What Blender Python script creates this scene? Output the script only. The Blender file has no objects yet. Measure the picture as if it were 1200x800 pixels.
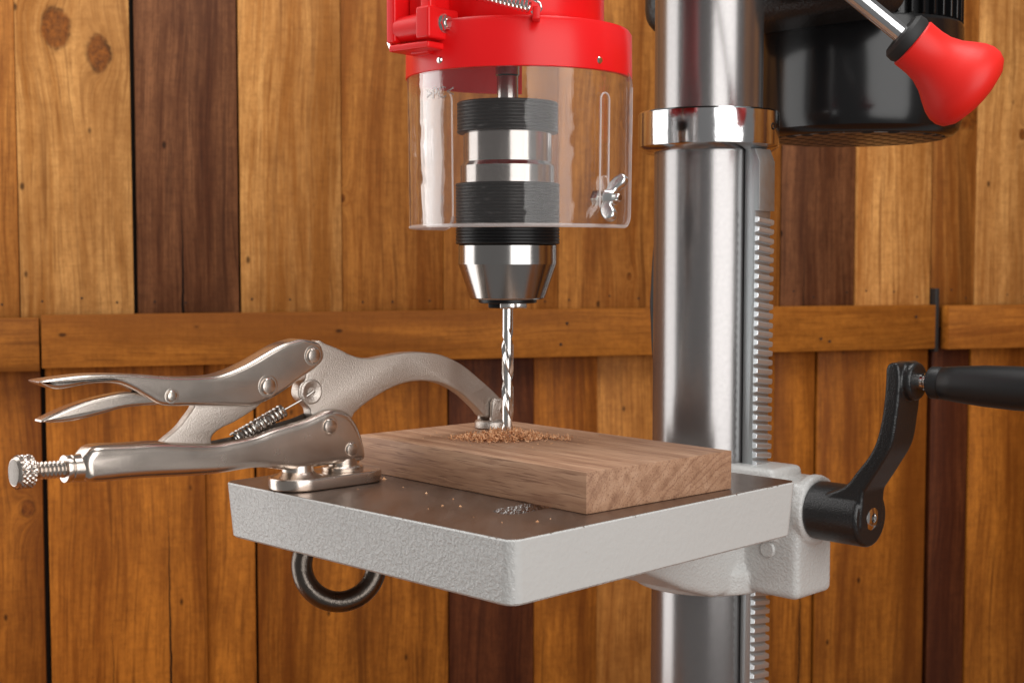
import bpy, bmesh, math, random
from mathutils import Vector, Matrix
R = math.radians
random.seed(7)
MM = 0.001
scene = bpy.context.scene
col = scene.collection

# ------------------------------------------------------------------ camera, world, lamps, exposure
cam_d = bpy.data.cameras.new('camera')
cam_d.lens = 48.0; cam_d.sensor_width = 36.0; cam_d.clip_start = 0.01; cam_d.clip_end = 50
cam = bpy.data.objects.new('camera', cam_d); col.objects.link(cam)
cam.location = (0, 0, 0.1356); cam.rotation_euler = (math.pi / 2 - 0.0622, 0, 0)
cam_d.dof.use_dof = True; cam_d.dof.focus_distance = 0.80; cam_d.dof.aperture_fstop = 17
scene.camera = cam

world = bpy.data.worlds.new('World'); scene.world = world; world.use_nodes = True
bg = world.node_tree.nodes['Background']
bg.inputs[0].default_value = (1.0, 0.98, 0.965, 1); bg.inputs[1].default_value = 0.19

def softbox(name, loc, target, sx, sy, watts, colour=(1, 0.985, 0.965)):
    l = bpy.data.lights.new(name, 'AREA'); l.shape = 'RECTANGLE'; l.size = sx; l.size_y = sy
    l.energy = watts; l.color = colour
    o = bpy.data.objects.new(name, l); col.objects.link(o); o.location = loc
    o.rotation_euler = (Vector(target) - Vector(loc)).to_track_quat('-Z', 'Y').to_euler()
    return o
softbox('softbox_beside_camera', (0.86, -0.55, 0.50), (0.12, 0.95, 0.05), 1.5, 1.9, 28)
softbox('softbox_at_the_side', (-0.95, 1.02, 0.25), (0.1, 1.02, 0.1), 0.60, 1.8, 8.3)
softbox('softbox_overhead', (-0.10, 0.95, 1.35), (0.0, 1.45, 0.2), 1.4, 0.7, 21)

scene.view_settings.view_transform = 'Standard'; scene.view_settings.look = 'None'
scene.view_settings.exposure = 0.0; scene.view_settings.gamma = 1.0

# ------------------------------------------------------------------ material helpers
class NT:
    def __init__(s, name):
        s.m = bpy.data.materials.new(name); s.m.use_nodes = True
        s.t = s.m.node_tree; s.t.nodes.clear()
        s.out = s.t.nodes.new('ShaderNodeOutputMaterial')
    def n(s, typ, ins=None, **kw):
        nd = s.t.nodes.new('ShaderNode' + typ)
        for k, v in kw.items(): setattr(nd, k, v)
        for k, v in (ins or {}).items(): s.set(nd, k, v)
        return nd
    def set(s, nd, k, v):
        sock = nd.inputs[k]
        if isinstance(v, bpy.types.NodeSocket): s.t.links.new(v, sock)
        elif isinstance(v, bpy.types.Node): s.t.links.new(v.outputs[0], sock)
        else:
            if hasattr(sock.default_value, '__len__') and len(sock.default_value) == 4 and len(v) == 3: v = (*v, 1)
            sock.default_value = v
    def math(s, op, a, b=0.0, c=None, clamp=False):
        nd = s.n('Math', operation=op); nd.use_clamp = clamp
        s.set(nd, 0, a); s.set(nd, 1, b)
        if c is not None: s.set(nd, 2, c)
        return nd.outputs[0]
    def mix(s, f, a, b, typ='MIX'):
        nd = s.n('Mix', data_type='RGBA', blend_type=typ)
        s.set(nd, 0, f); s.set(nd, 6, a); s.set(nd, 7, b)
        return nd.outputs[2]
    def ramp(s, f, stops):
        nd = s.n('ValToRGB'); e = nd.color_ramp.elements
        while len(e) < len(stops): e.new(0.5)
        for i, (p, c) in enumerate(stops):
            e[i].position = p; e[i].color = (*c, 1) if len(c) == 3 else c
        s.set(nd, 0, f); return nd.outputs[0]
    def coords(s): return s.n('TexCoord').outputs['Object']
    def mapping(s, vec, scale=(1, 1, 1), loc=(0, 0, 0), rot=(0, 0, 0)):
        nd = s.n('Mapping', {'Vector': vec}); nd.inputs['Scale'].default_value = scale
        nd.inputs['Location'].default_value = loc; nd.inputs['Rotation'].default_value = rot
        return nd.outputs[0]
    def noise(s, vec, scale, detail=3, rough=0.5, dist=0.0):
        nd = s.n('TexNoise', {'Vector': vec, 'Scale': scale, 'Detail': detail, 'Roughness': rough, 'Distortion': dist})
        return nd.outputs[0]
    def bump(s, h, strength, dist):
        return s.n('Bump', {'Height': h, 'Strength': strength, 'Distance': dist}).outputs[0]
    def finish(s, shader):
        s.t.links.new(shader.outputs[0] if isinstance(shader, bpy.types.Node) else shader, s.out.inputs[0]); return s.m
    def bsdf(s, **kw):
        nd = s.n('BsdfPrincipled')
        for k, v in kw.items(): s.set(nd, k.replace('_', ' '), v)
        return nd

def metal(name, base, rough, noise_scale=0, noise_amt=0.0, bump=None, stretch=(1, 1, 1), dirt=0.0, aniso=0.0, metallic=1.0):
    t = NT(name); v = t.coords()
    r = rough; c = base
    if noise_scale:
        nz = t.noise(t.mapping(v, stretch), noise_scale, 4, 0.6)
        r = t.math('MULTIPLY_ADD', nz, noise_amt * 2, rough - noise_amt)
        if dirt:
            c = t.mix(t.math('MULTIPLY', t.noise(v, noise_scale * 0.35, 3), dirt), base, tuple(x * 0.35 for x in base))
    b = t.bsdf(Base_Color=c, Metallic=metallic, Roughness=r)
    if aniso: b.inputs['Anisotropic'].default_value = aniso
    if bump:
        b_s, b_h, b_d = bump
        t.set(b, 'Normal', t.bump(t.noise(t.mapping(v, stretch), b_s, 3, 0.6), b_h, b_d))
    return t.finish(b)

def paint(name, base, rough, bump=None, coat=0.0, spec=0.5, variation=0.0):
    t = NT(name); v = t.coords(); c = base
    if variation:
        c = t.mix(t.noise(v, 25, 4, 0.6), tuple(x * (1 - variation) for x in base), tuple(min(1, x * (1 + variation)) for x in base))
    b = t.bsdf(Base_Color=c, Roughness=rough)
    b.inputs['Specular IOR Level'].default_value = spec
    b.inputs['Coat Weight'].default_value = coat; b.inputs['Coat Roughness'].default_value = 0.1
    if bump:
        sc, st, ds = bump
        h = t.noise(v, sc, 2, 0.5)
        t.set(b, 'Normal', t.bump(h, st, ds))
    return t.finish(b)

def plank_mat(name, light, dark, pore, seed, knots=(), axis='z', rough=0.5, cracks=()):
    """stained board: grain runs along the local axis; knots are (across, along, radius) in metres"""
    t = NT(name); v = t.coords()
    sep = t.n('SeparateXYZ', {0: v})
    if axis == 'z': ac, al = sep.outputs[0], sep.outputs[2]
    else: ac, al = sep.outputs[2], sep.outputs[0]
    dp = sep.outputs[1]
    bend = t.noise(t.n('CombineXYZ', {0: ac, 1: dp, 2: t.math('MULTIPLY', al, 0.25)}).outputs[0], 9, 2, 0.5)
    g = t.math('ADD', ac, t.math('MULTIPLY', t.math('SUBTRACT', bend, 0.5), 0.045))
    kmask = None; kring = None
    for kx, kz, kr in knots:
        dx = t.math('SUBTRACT', ac, kx); dz = t.math('MULTIPLY', t.math('SUBTRACT', al, kz), 0.66)
        d = t.math('SQRT', t.math('ADD', t.math('POWER', dx, 2.0), t.math('POWER', dz, 2.0)))
        d = t.math('ADD', d, t.math('MULTIPLY', t.math('SUBTRACT', t.noise(v, 45, 3, 0.6), 0.5), kr * 0.8))
        near = t.math('POWER', 2.718, t.math('MULTIPLY', d, -1.0 / (kr * 1.4)))
        g = t.math('ADD', t.math('MULTIPLY', g, t.math('SUBTRACT', 1.0, near)), t.math('MULTIPLY', d, near))
        mk = t.n('MapRange', {'Value': d, 'From Min': kr * 1.12, 'From Max': kr * 0.85, 'To Min': 0.0, 'To Max': 1.0}).outputs[0]
        rim = t.n('MapRange', {'Value': t.math('ABSOLUTE', t.math('SUBTRACT', d, kr)), 'From Min': kr * 0.22, 'From Max': 0.0, 'To Min': 0.0, 'To Max': 1.0}).outputs[0]
        kmask = mk if kmask is None else t.math('MAXIMUM', kmask, mk)
        kring = rim if kring is None else t.math('MAXIMUM', kring, rim)
    def along_grain(k, off): return t.n('CombineXYZ', {0: g, 1: t.math('ADD', dp, seed * off), 2: t.math('MULTIPLY', al, k)}).outputs[0]
    broad = t.noise(along_grain(0.05, 3.17), 15, 2, 0.5)
    mid = t.noise(along_grain(0.035, 2.3), 62, 3, 0.6, 0.25)
    fine = t.noise(along_grain(0.05, 4.1), 230, 4, 0.7)
    streak = t.noise(along_grain(0.025, 1.7), 480, 2, 0.6)
    blotch = t.noise(t.n('CombineXYZ', {0: ac, 1: t.math('ADD', dp, seed * 5.1), 2: t.math('MULTIPLY', al, 0.5)}).outputs[0], 13, 5, 0.7)
    mott = t.noise(t.n('CombineXYZ', {0: ac, 1: t.math('ADD', dp, seed * 2.1), 2: t.math('MULTIPLY', al, 0.7)}).outputs[0], 150, 4, 0.75)
    f = t.math('ADD', t.math('MULTIPLY', broad, 0.42), t.math('ADD', t.math('MULTIPLY', mid, 0.34), t.math('MULTIPLY', fine, 0.24)))
    f = t.n('MapRange', {'Value': f, 'From Min': 0.415, 'From Max': 0.58}).outputs[0]
    c = t.mix(f, dark, light)
    c = t.mix(t.n('MapRange', {'Value': mott, 'From Min': 0.42, 'From Max': 0.72, 'To Max': 0.42}).outputs[0], c, t.mix(0.6, dark, pore))
    c = t.mix(t.math('MULTIPLY', t.n('MapRange', {'Value': streak, 'From Min': 0.52, 'From Max': 0.72}).outputs[0], 0.5), c, pore)
    c = t.mix(t.n('MapRange', {'Value': mid, 'From Min': 0.60, 'From Max': 0.70, 'To Max': 0.75}).outputs[0], c, t.mix(0.7, dark, pore))
    burn = t.noise(along_grain(0.09, 6.3), 9, 4, 0.65, 0.4)
    c = t.mix(t.n('MapRange', {'Value': burn, 'From Min': 0.55, 'From Max': 0.66, 'To Max': 0.7}).outputs[0], c, t.mix(0.3, dark, pore))
    c = t.mix(t.n('MapRange', {'Value': blotch, 'From Min': 0.45, 'From Max': 0.72, 'To Max': 0.7}).outputs[0], c, t.mix(0.4, dark, pore))
    # saw marks across the grain and a few dark specks
    saw = t.noise(t.n('CombineXYZ', {0: t.math('MULTIPLY', ac, 0.12), 1: dp, 2: al}).outputs[0], 260, 1, 0.5)
    c = t.mix(t.n('MapRange', {'Value': saw, 'From Min': 0.5, 'From Max': 0.8, 'To Max': 0.16}).outputs[0], c, pore)
    sp = t.n('TexVoronoi', {'Vector': t.n('CombineXYZ', {0: ac, 1: t.math('ADD', dp, seed), 2: t.math('MULTIPLY', al, 0.55)}).outputs[0], 'Scale': 24.0}).outputs['Distance']
    c = t.mix(t.n('MapRange', {'Value': sp, 'From Min': 0.075, 'From Max': 0.035, 'To Max': 0.8}).outputs[0], c, tuple(x * 0.25 for x in pore))
    if kmask is not None:
        kc = t.mix(t.n('MapRange', {'Value': t.noise(v, 170, 4, 0.7), 'From Min': 0.35, 'From Max': 0.65}).outputs[0], (0.07, 0.017, 0.003), (0.25, 0.072, 0.009))
        c = t.mix(t.math('MULTIPLY', kmask, 0.9), c, kc)
        broken = t.n('MapRange', {'Value': t.noise(v, 38, 3, 0.6), 'From Min': 0.40, 'From Max': 0.62}).outputs[0]
        c = t.mix(t.math('MULTIPLY', t.math('MULTIPLY', kring, broken), 0.9), c, tuple(x * 0.35 for x in pore))
    for cx_, ca, cb, cw in cracks:
        wv = t.math('MULTIPLY', t.math('SUBTRACT', t.noise(t.n('CombineXYZ', {2: al}).outputs[0], 30, 2), 0.5), 0.004)
        tap = t.n('MapRange', {'Value': al, 'From Min': ca, 'From Max': cb, 'To Min': 1.0, 'To Max': 0.0}).outputs[0]
        dd = t.math('ABSOLUTE', t.math('SUBTRACT', t.math('ADD', ac, wv), cx_))
        ck = t.math('LESS_THAN', dd, t.math('MULTIPLY', tap, cw))
        c = t.mix(t.math('MULTIPLY', ck, 0.95), c, (0.006, 0.003, 0.002))
    b = t.bsdf(Base_Color=c, Roughness=t.math('MULTIPLY_ADD', fine, 0.25, rough - 0.1))
    b.inputs['Specular IOR Level'].default_value = 0.14
    h = t.math('ADD', t.math('MULTIPLY', streak, 0.4), t.math('ADD', t.math('MULTIPLY', fine, 0.5), t.math('MULTIPLY', saw, 0.25)))
    t.set(b, 'Normal', t.bump(h, 0.35, 0.0012))
    return t.finish(b)

def walnut_mat():
    t = NT('walnut'); v = t.coords()
    sep = t.n('SeparateXYZ', {0: v})
    wob = t.noise(t.mapping(v, (3, 22, 22)), 2.0, 4, 0.6)
    y = t.math('ADD', sep.outputs[1], t.math('MULTIPLY', wob, 0.020)); z = sep.outputs[2]
    # growth rings lie slantwise in the cross-section and run along the length
    ry = t.math('SUBTRACT', y, 0.175); rz = t.math('ADD', z, 0.125)
    ringc = t.math('SQRT', t.math('ADD', t.math('MULTIPLY', ry, ry), t.math('MULTIPLY', rz, rz)))
    ringn = t.noise(t.n('CombineXYZ', {0: t.math('MULTIPLY', sep.outputs[0], 0.05), 1: ringc, 2: 0.3}).outputs[0], 190, 4, 0.65)
    rings = t.noise(t.n('CombineXYZ', {0: t.math('MULTIPLY', sep.outputs[0], 0.03), 1: ringc, 2: 0.9}).outputs[0], 520, 2, 0.6)
    pores = t.noise(t.mapping(v, (0.035, 1, 1)), 1000, 2, 0.55)
    long = t.noise(t.mapping(v, (0.05, 1, 1)), 120, 4, 0.6)
    f = t.math('ADD', t.math('MULTIPLY', ringn, 0.42), t.math('MULTIPLY', long, 0.58))
    c = t.ramp(f, [(0.36, (0.26, 0.135, 0.080)), (0.5, (0.41, 0.234, 0.143)), (0.64, (0.50, 0.308, 0.200))])
    pm = t.n('MapRange', {'Value': pores, 'From Min': 0.57, 'From Max': 0.64, 'To Max': 0.62}).outputs[0]
    c = t.mix(pm, c, (0.15, 0.068, 0.04))
    rm = t.n('MapRange', {'Value': rings, 'From Min': 0.53, 'From Max': 0.63, 'To Max': 0.42}).outputs[0]
    c = t.mix(rm, c, (0.20, 0.095, 0.058))
    b = t.bsdf(Base_Color=c, Roughness=0.55); b.inputs['Specular IOR Level'].default_value = 0.35
    t.set(b, 'Normal', t.bump(t.math('SUBTRACT', 0.0, t.math('ADD', pm, t.math('MULTIPLY', rm, 0.5))), 0.3, 0.0004))
    return t.finish(b)

def cast_paint(name, base, strength=0.34, scale=520, rough=0.27, rim=None):
    t = NT(name); v = t.coords()
    n1 = t.noise(v, scale, 2, 0.5, 0.3); n2 = t.noise(v, scale * 2.2, 2, 0.5); n3 = t.noise(v, scale * 0.3, 2, 0.5)
    lumps = t.n('MapRange', {'Value': n1, 'From Min': 0.40, 'From Max': 0.68}).outputs[0]
    h = t.math('ADD', lumps, t.math('ADD', t.math('MULTIPLY', n2, 0.3), t.math('MULTIPLY', n3, 0.8)))
    c = t.mix(t.noise(v, 18, 4, 0.6), tuple(x * 0.92 for x in base), base)
    c = t.mix(t.n('MapRange', {'Value': t.noise(v, 140, 4, 0.7), 'From Min': 0.66, 'From Max': 0.76, 'To Max': 0.25}).outputs[0], c, (0.25, 0.22, 0.19))
    if rim is not None:     # paint nicked off along the ground top edge
        zc = t.n('SeparateXYZ', {0: v}).outputs[2]
        lim = t.math('MULTIPLY_ADD', t.n('MapRange', {'Value': t.noise(v, 170, 4, 0.75), 'From Min': 0.60, 'From Max': 0.80}).outputs[0], -0.0028, rim - 0.0002)
        c = t.mix(t.math('GREATER_THAN', zc, lim), c, (0.16, 0.12, 0.095))
    b = t.bsdf(Base_Color=c, Roughness=rough); b.inputs['Specular IOR Level'].default_value = 0.5
    t.set(b, 'Normal', t.bump(h, strength, 0.0009))
    return t.finish(b)

def clear_mat(name, tint, edge=0.0):
    t = NT(name); v = t.coords()
    lw = t.n('LayerWeight', {'Blend': 0.5}).outputs['Facing']
    fr = t.math('MULTIPLY_ADD', t.math('POWER', lw, 2.1), 0.85, 0.022)
    scr = t.n('MapRange', {'Value': t.noise(t.mapping(v, (0.6, 1, 2.5), rot=(0.3, 0.5, 0.7)), 240, 3, 0.7), 'From Min': 0.62, 'From Max': 0.80, 'To Max': 0.10}).outputs[0]
    nb = t.bump(t.noise(v, 22, 3, 0.6), 0.45, 0.003)
    tr = t.n('BsdfTransparent', {'Color': tint})
    gl = t.n('BsdfGlossy', {'Color': (1, 1, 1), 'Roughness': 0.07, 'Normal': nb})
    df = t.n('BsdfDiffuse', {'Color': (0.85, 0.80, 0.78)})
    m1 = t.n('MixShader', {0: fr, 1: tr.outputs[0], 2: gl.outputs[0]})
    k = t.math('ADD', scr, 0.012 + edge, clamp=True)
    m2 = t.n('MixShader', {0: k, 1: m1.outputs[0], 2: df.outputs[0]})
    return t.finish(m2)

M = {}
M['nickel'] = metal('nickel_plate', (0.67, 0.59, 0.525), 0.25, 60, 0.07, (1200, 0.10, 0.0003), dirt=0.15)
M['nickel_cast'] = metal('nickel_cast', (0.54, 0.482, 0.432), 0.35, 120, 0.05, (1300, 0.65, 0.0005))
M['steel_bright'] = metal('polished_steel', (0.78, 0.76, 0.74), 0.13, 80, 0.04)
M['steel_column'] = metal('ground_column_steel', (0.34, 0.326, 0.323), 0.22, 900, 0.07, (1600, 0.13, 0.0002), stretch=(1, 1, 1.3), dirt=0.18, metallic=0.88)
M['chrome'] = metal('chrome', (0.72, 0.72, 0.73), 0.12, 200, 0.03, (130, 0.10, 0.0008))
M['zinc'] = metal('zinc_rack', (0.78, 0.82, 0.84), 0.46, 300, 0.10, (700, 0.25, 0.0004))
M['chuck_steel'] = metal('turned_chuck_steel', (0.46, 0.44, 0.425), 0.17, 400, 0.05, stretch=(0.2, 0.2, 3))
M['drill_steel'] = metal('drill_steel', (0.72, 0.69, 0.66), 0.16)
M['table_steel'] = metal('ground_table_steel', (0.38, 0.30, 0.255), 0.36, 90, 0.14, (700, 0.16, 0.0002), stretch=(1, 0.25, 1), dirt=0.6)
M['iron_raw'] = metal('raw_cast_iron', (0.55, 0.54, 0.53), 0.40, 200, 0.1, (380, 1.0, 0.0020))
M['iron_dark'] = metal('dark_plated_iron', (0.17, 0.145, 0.125), 0.30, 200, 0.1, (450, 0.35, 0.0006), dirt=0.5)
M['iron_spring'] = metal('spring_steel', (0.42, 0.39, 0.36), 0.28)
M['zinc_dark'] = metal('zinc_rack_shaded', (0.50, 0.535, 0.55), 0.44, 300, 0.10, (700, 0.25, 0.0004))  # grey rack zinc, darker than the teeth to put shade in the gaps
M['zinc_nut'] = metal('zinc_plate', (0.86, 0.87, 0.86), 0.27)
M['paint_grey'] = cast_paint('grey_cast_paint', (0.565, 0.565, 0.55))
M['paint_smooth'] = cast_paint('grey_paint_smoother_side', (0.565, 0.565, 0.55), 0.10, 300, 0.34, rim=0.520)
M['paint_table'] = cast_paint('grey_cast_paint_table', (0.565, 0.565, 0.55), rim=0.520)
M['red'] = paint('red_plastic', (0.82, 0.010, 0.012), 0.30, (900, 0.06, 0.0003), spec=0.35)
M['red_grip'] = paint('red_rubber_grip', (0.80, 0.020, 0.014), 0.45, (1500, 0.10, 0.0003), spec=0.35)
M['black_oxide'] = paint('black_oxide', (0.008, 0.008, 0.0085), 0.33, spec=0.28)
M['black_gloss'] = paint('black_gloss_paint', (0.007, 0.007, 0.0075), 0.19, (30, 0.10, 0.002), coat=0.0, spec=0.42)
M['black_cast'] = paint('black_cast_paint', (0.010, 0.010, 0.0105), 0.36, (430, 0.65, 0.0012))
M['black_crank'] = paint('black_crank_paint', (0.012, 0.012, 0.0125), 0.30, (1000, 0.45, 0.0006))
M['black_grip'] = paint('black_grip_plastic', (0.010, 0.010, 0.0105), 0.45, (1200, 0.2, 0.0003))
M['black_rubber'] = paint('black_rubber', (0.012, 0.012, 0.012), 0.6)
M['shadow_gap'] = paint('dark_backing_board', (0.018, 0.010, 0.006), 0.9)
M['clear'] = clear_mat('clear_polycarbonate', (0.965, 0.955, 0.95))
M['clear_edge'] = clear_mat('clear_polycarbonate_edge', (0.95, 0.88, 0.86), 0.32)  # pale diffuse mixed in for the light caught along the sheet's edges
M['clear_mark'] = clear_mat('clear_moulded_mark', (0.72, 0.70, 0.69), 0.10)
M['walnut'] = walnut_mat()

def chip_mat():
    t = NT('walnut_shaving'); v = t.coords()
    c = t.ramp(t.noise(v, 420, 2, 0.6), [(0.3, (0.46, 0.19, 0.075)), (0.5, (0.74, 0.39, 0.19)), (0.7, (0.88, 0.58, 0.36))])
    return t.finish(t.bsdf(Base_Color=c, Roughness=0.7))
M['chips'] = chip_mat()
def grille_mat():
    t = NT('motor_grille_black'); v = t.coords()
    w1 = t.n('TexWave', {'Vector': t.mapping(v, rot=(0, 0, R(40))), 'Scale': 20.0}, wave_type='BANDS').outputs[1]
    w2 = t.n('TexWave', {'Vector': t.mapping(v, rot=(0, 0, R(-40))), 'Scale': 20.0}, wave_type='BANDS').outputs[1]
    bars = t.n('MapRange', {'Value': t.math('MULTIPLY', w1, w2), 'From Min': 0.25, 'From Max': 0.5}).outputs[0]
    b = t.bsdf(Base_Color=t.mix(bars, (0.06, 0.045, 0.035), (0.004, 0.004, 0.004)), Roughness=t.math('MULTIPLY_ADD', bars, 0.5, 0.28))  # brown carries the wood's warm reflection in the colour; black for the holes
    t.set(b, 'Normal', t.bump(bars, 0.8, 0.002))
    return t.finish(b)
M['grille'] = grille_mat()

# ------------------------------------------------------------------ mesh helpers (millimetres)
def join(*parts):
    V, Fc = [], []
    for v, f in parts:
        o = len(V); V += [tuple(p) for p in v]; Fc += [tuple(i + o for i in q) for q in f]
    return V, Fc
def xf(part, mat): return [tuple(mat @ Vector(p)) for p in part[0]], part[1]
def move(part, x=0, y=0, z=0): return [(p[0] + x, p[1] + y, p[2] + z) for p in part[0]], part[1]
def frame(origin, ex, ey, ez):
    m = Matrix.Identity(4)
    for i, e in enumerate((ex, ey, ez)):
        for k in range(3): m[k][i] = e[k]
    for k in range(3): m[k][3] = origin[k]
    return m
def along(p, d, up=(0, 0, 1)):
    """frame whose z axis is d"""
    ez = Vector(d).normalized(); u = Vector(up)
    if abs(ez.dot(u)) > 0.95: u = Vector((1, 0, 0))
    ex = u.cross(ez).normalized(); ey = ez.cross(ex)
    return frame(p, ex, ey, ez)

def lathe(prof, n=64, a0=0.0, a1=360.0):
    V, Fc = [], []
    full = abs(a1 - a0) >= 359.9
    m = n if full else n + 1
    for r, z in prof:
        for i in range(m):
            a = R(a0 + (a1 - a0) * i / n); V.append((r * math.cos(a), r * math.sin(a), z))
    k = len(prof)
    for j in range(k - 1):
        for i in range(n):
            i2 = (i + 1) % m
            Fc.append((j * m + i, j * m + i2, (j + 1) * m + i2, (j + 1) * m + i))
    if full and prof[0] != prof[-1]:
        if prof[0][0] > 1e-6: Fc.append(tuple(reversed(range(m))))
        if prof[-1][0] > 1e-6: Fc.append(tuple((k - 1) * m + i for i in range(m)))
    return V, Fc

def box(x0, x1, y0, y1, z0, z1, r=0.0, seg=3):
    bm = bmesh.new(); bmesh.ops.create_cube(bm, size=1)
    for v in bm.verts:
        v.co = Vector(((x0 + x1) / 2 + v.co.x * (x1 - x0), (y0 + y1) / 2 + v.co.y * (y1 - y0), (z0 + z1) / 2 + v.co.z * (z1 - z0)))
    if r > 0: bmesh.ops.bevel(bm, geom=bm.edges[:], offset=r, segments=seg, affect='EDGES', profile=0.5, clamp_overlap=True)
    bm.verts.index_update()
    out = [tuple(v.co) for v in bm.verts], [tuple(v.index for v in f.verts) for f in bm.faces]
    bm.free(); return out

def smooth_outline(pts, step=1.6):
    """Catmull-Rom through the points, resampled to even steps"""
    n = len(pts); dense = []
    for i in range(n):
        p0, p1, p2, p3 = (Vector(pts[(i + k) % n]) for k in (-1, 0, 1, 2))
        for q in range(12):
            t = q / 12
            dense.append(0.5 * ((2 * p1) + (p2 - p0) * t + (2 * p0 - 5 * p1 + 4 * p2 - p3) * t * t + (3 * p1 - p0 - 3 * p2 + p3) * t ** 3))
    L = [0.0]
    for i in range(len(dense)): L.append(L[-1] + (dense[(i + 1) % len(dense)] - dense[i]).length)
    m = max(16, int(L[-1] / step)); out = []; j = 0
    for k in range(m):
        s = L[-1] * k / m
        while L[j + 1] < s: j += 1
        a, b = dense[j], dense[(j + 1) % len(dense)]
        out.append(a.lerp(b, (s - L[j]) / max(1e-9, L[j + 1] - L[j])))
    return out

def prism(outline, y0, y1, r=2.0, seg=4, smooth=True, step=1.6):
    """outline in (x, z); extruded along y from y0 to y1 with rounded rims of radius r"""
    P = smooth_outline(outline, step) if smooth else [Vector(p) for p in outline]
    area = sum(P[i].x * P[(i + 1) % len(P)].y - P[(i + 1) % len(P)].x * P[i].y for i in range(len(P)))
    if area < 0: P.reverse()
    n = len(P); nor = []
    for i in range(n):
        e1 = (P[i] - P[i - 1]).normalized(); e2 = (P[(i + 1) % n] - P[i]).normalized()
        n1 = Vector((e1.y, -e1.x)); n2 = Vector((e2.y, -e2.x)); s = n1 + n2
        if s.length < 1e-4: s = n1
        s.normalize(); nor.append(s * min(1.6, 1 / max(0.3, s.dot(n1))))
    for _ in range(int(r * 3) if smooth else 0):
        nor = [(nor[i - 1] + nor[i] * 2 + nor[(i + 1) % n]) / 4 for i in range(n)]
    rings = []
    for k in range(seg + 1):
        a = math.pi / 2 * k / seg; rings.append((r * (1 - math.sin(a)), y0 + r * (1 - math.cos(a))))
    rings2 = [(d, y1 - (y - y0)) for d, y in reversed(rings)]
    if r <= 0: rings, rings2 = [(0, y0)], [(0, y1)]
    V, Fc = [], []
    allr = rings + rings2
    for d, y in allr:
        for i in range(n):
            q = P[i] - nor[i] * d; V.append((q.x, y, q.y))
    for j in range(len(allr) - 1):
        for i in range(n):
            i2 = (i + 1) % n; Fc.append((j * n + i, j * n + i2, (j + 1) * n + i2, (j + 1) * n + i))
    Fc.append(tuple(reversed(range(n)))); o = (len(allr) - 1) * n; Fc.append(tuple(o + i for i in range(n)))
    return V, Fc

def tube(path, r, n=12, closed=False):
    P = [Vector(p) for p in path]; V, Fc = [], []; k = len(P); ref = None
    for i in range(k):
        if closed: d = P[(i + 1) % k] - P[i - 1]
        else: d = P[min(i + 1, k - 1)] - P[max(i - 1, 0)]
        d.normalize()
        if ref is None: ref = d.orthogonal().normalized()
        ref = (ref - d * ref.dot(d)).normalized(); o = d.cross(ref)
        rr = r(i / (k - 1)) if callable(r) else r
        for j in range(n):
            a = 2 * math.pi * j / n; V.append(tuple(P[i] + (ref * math.cos(a) + o * math.sin(a)) * rr))
    for i in range(k if closed else k - 1):
        i2 = (i + 1) % k
        for j in range(n):
            j2 = (j + 1) % n; Fc.append((i * n + j, i * n + j2, i2 * n + j2, i2 * n + j))
    if not closed: Fc.append(tuple(reversed(range(n)))); Fc.append(tuple((k - 1) * n + j for j in range(n)))
    return V, Fc

def coil(p, q, r, wire, turns, per=14):
    p, q = Vector(p), Vector(q); d = (q - p).normalized(); u = d.orthogonal().normalized(); w = d.cross(u)
    pts = []
    N = int(turns * per)
    for i in range(N + 1):
        a = 2 * math.pi * i / per; pts.append(p.lerp(q, i / N) + (u * math.cos(a) + w * math.sin(a)) * r)
    return tube(pts, wire, 6)
def hexa(r, z0, z1, ch=0.5):
    return lathe([(r - ch, z0), (r, z0 + ch), (r, z1 - ch), (r - ch, z1)], 6)

def to_mesh(name, part, base=(0, 0, 0)):
    me = bpy.data.meshes.new(name)
    me.from_pydata([((x - base[0]) * MM, (y - base[1]) * MM, (z - base[2]) * MM) for x, y, z in part[0]], [], part[1])
    bm = bmesh.new(); bm.from_mesh(me); bmesh.ops.recalc_face_normals(bm, faces=bm.faces[:]); bm.to_mesh(me); bm.free()
    return me
def add(name, part, mat, parent=None, base=None, sharp=38, weighted=False, mods=None):
    """one mesh object from world-space millimetres; base = its origin (default: the root's location)"""
    if isinstance(mat, str): mat = M[mat]
    root = Vector((0, 0, 0)); p = parent
    while p is not None: root += p.location; p = p.parent
    root = root / MM
    b = Vector(base) if base is not None else root
    me = to_mesh(name, part, b)
    me.materials.append(mat)
    o = bpy.data.objects.new(name, me); col.objects.link(o)
    if parent is not None: o.parent = parent
    o.location = (b - root) * MM
    if mods: o = bake(o, mods)
    finish_mesh(o.data, sharp)
    if weighted:
        w = o.modifiers.new('weighted_normals', 'WEIGHTED_NORMAL'); w.keep_sharp = True
    return o
def finish_mesh(me, sharp):
    me.shade_smooth(); me.set_sharp_from_angle(angle=R(sharp))
def bake(o, mods):
    for typ, kw in mods:
        m = o.modifiers.new(typ.lower(), typ)
        for k, v in kw.items(): setattr(m, k, v)
    dg = bpy.context.evaluated_depsgraph_get(); dg.update()
    me = bpy.data.meshes.new_from_object(o.evaluated_get(dg), depsgraph=dg)
    me.name = o.data.name
    o.modifiers.clear(); o.data = me
    return o
def remesh(vox, it=8, fac=0.5):
    return [('REMESH', dict(mode='VOXEL', voxel_size=vox * MM, use_smooth_shade=True)), ('SMOOTH', dict(iterations=it, factor=fac))]
def empty(name, loc):
    o = bpy.data.objects.new(name, None); o.empty_display_size = 0.02; col.objects.link(o)
    o.location = Vector(loc) * MM; return o
def tag(o, label=None, cat=None, group=None, kind=None):
    for k, v in (('label', label), ('category', cat), ('group', group), ('kind', kind)):
        if v: o[k] = v
    return o
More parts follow.
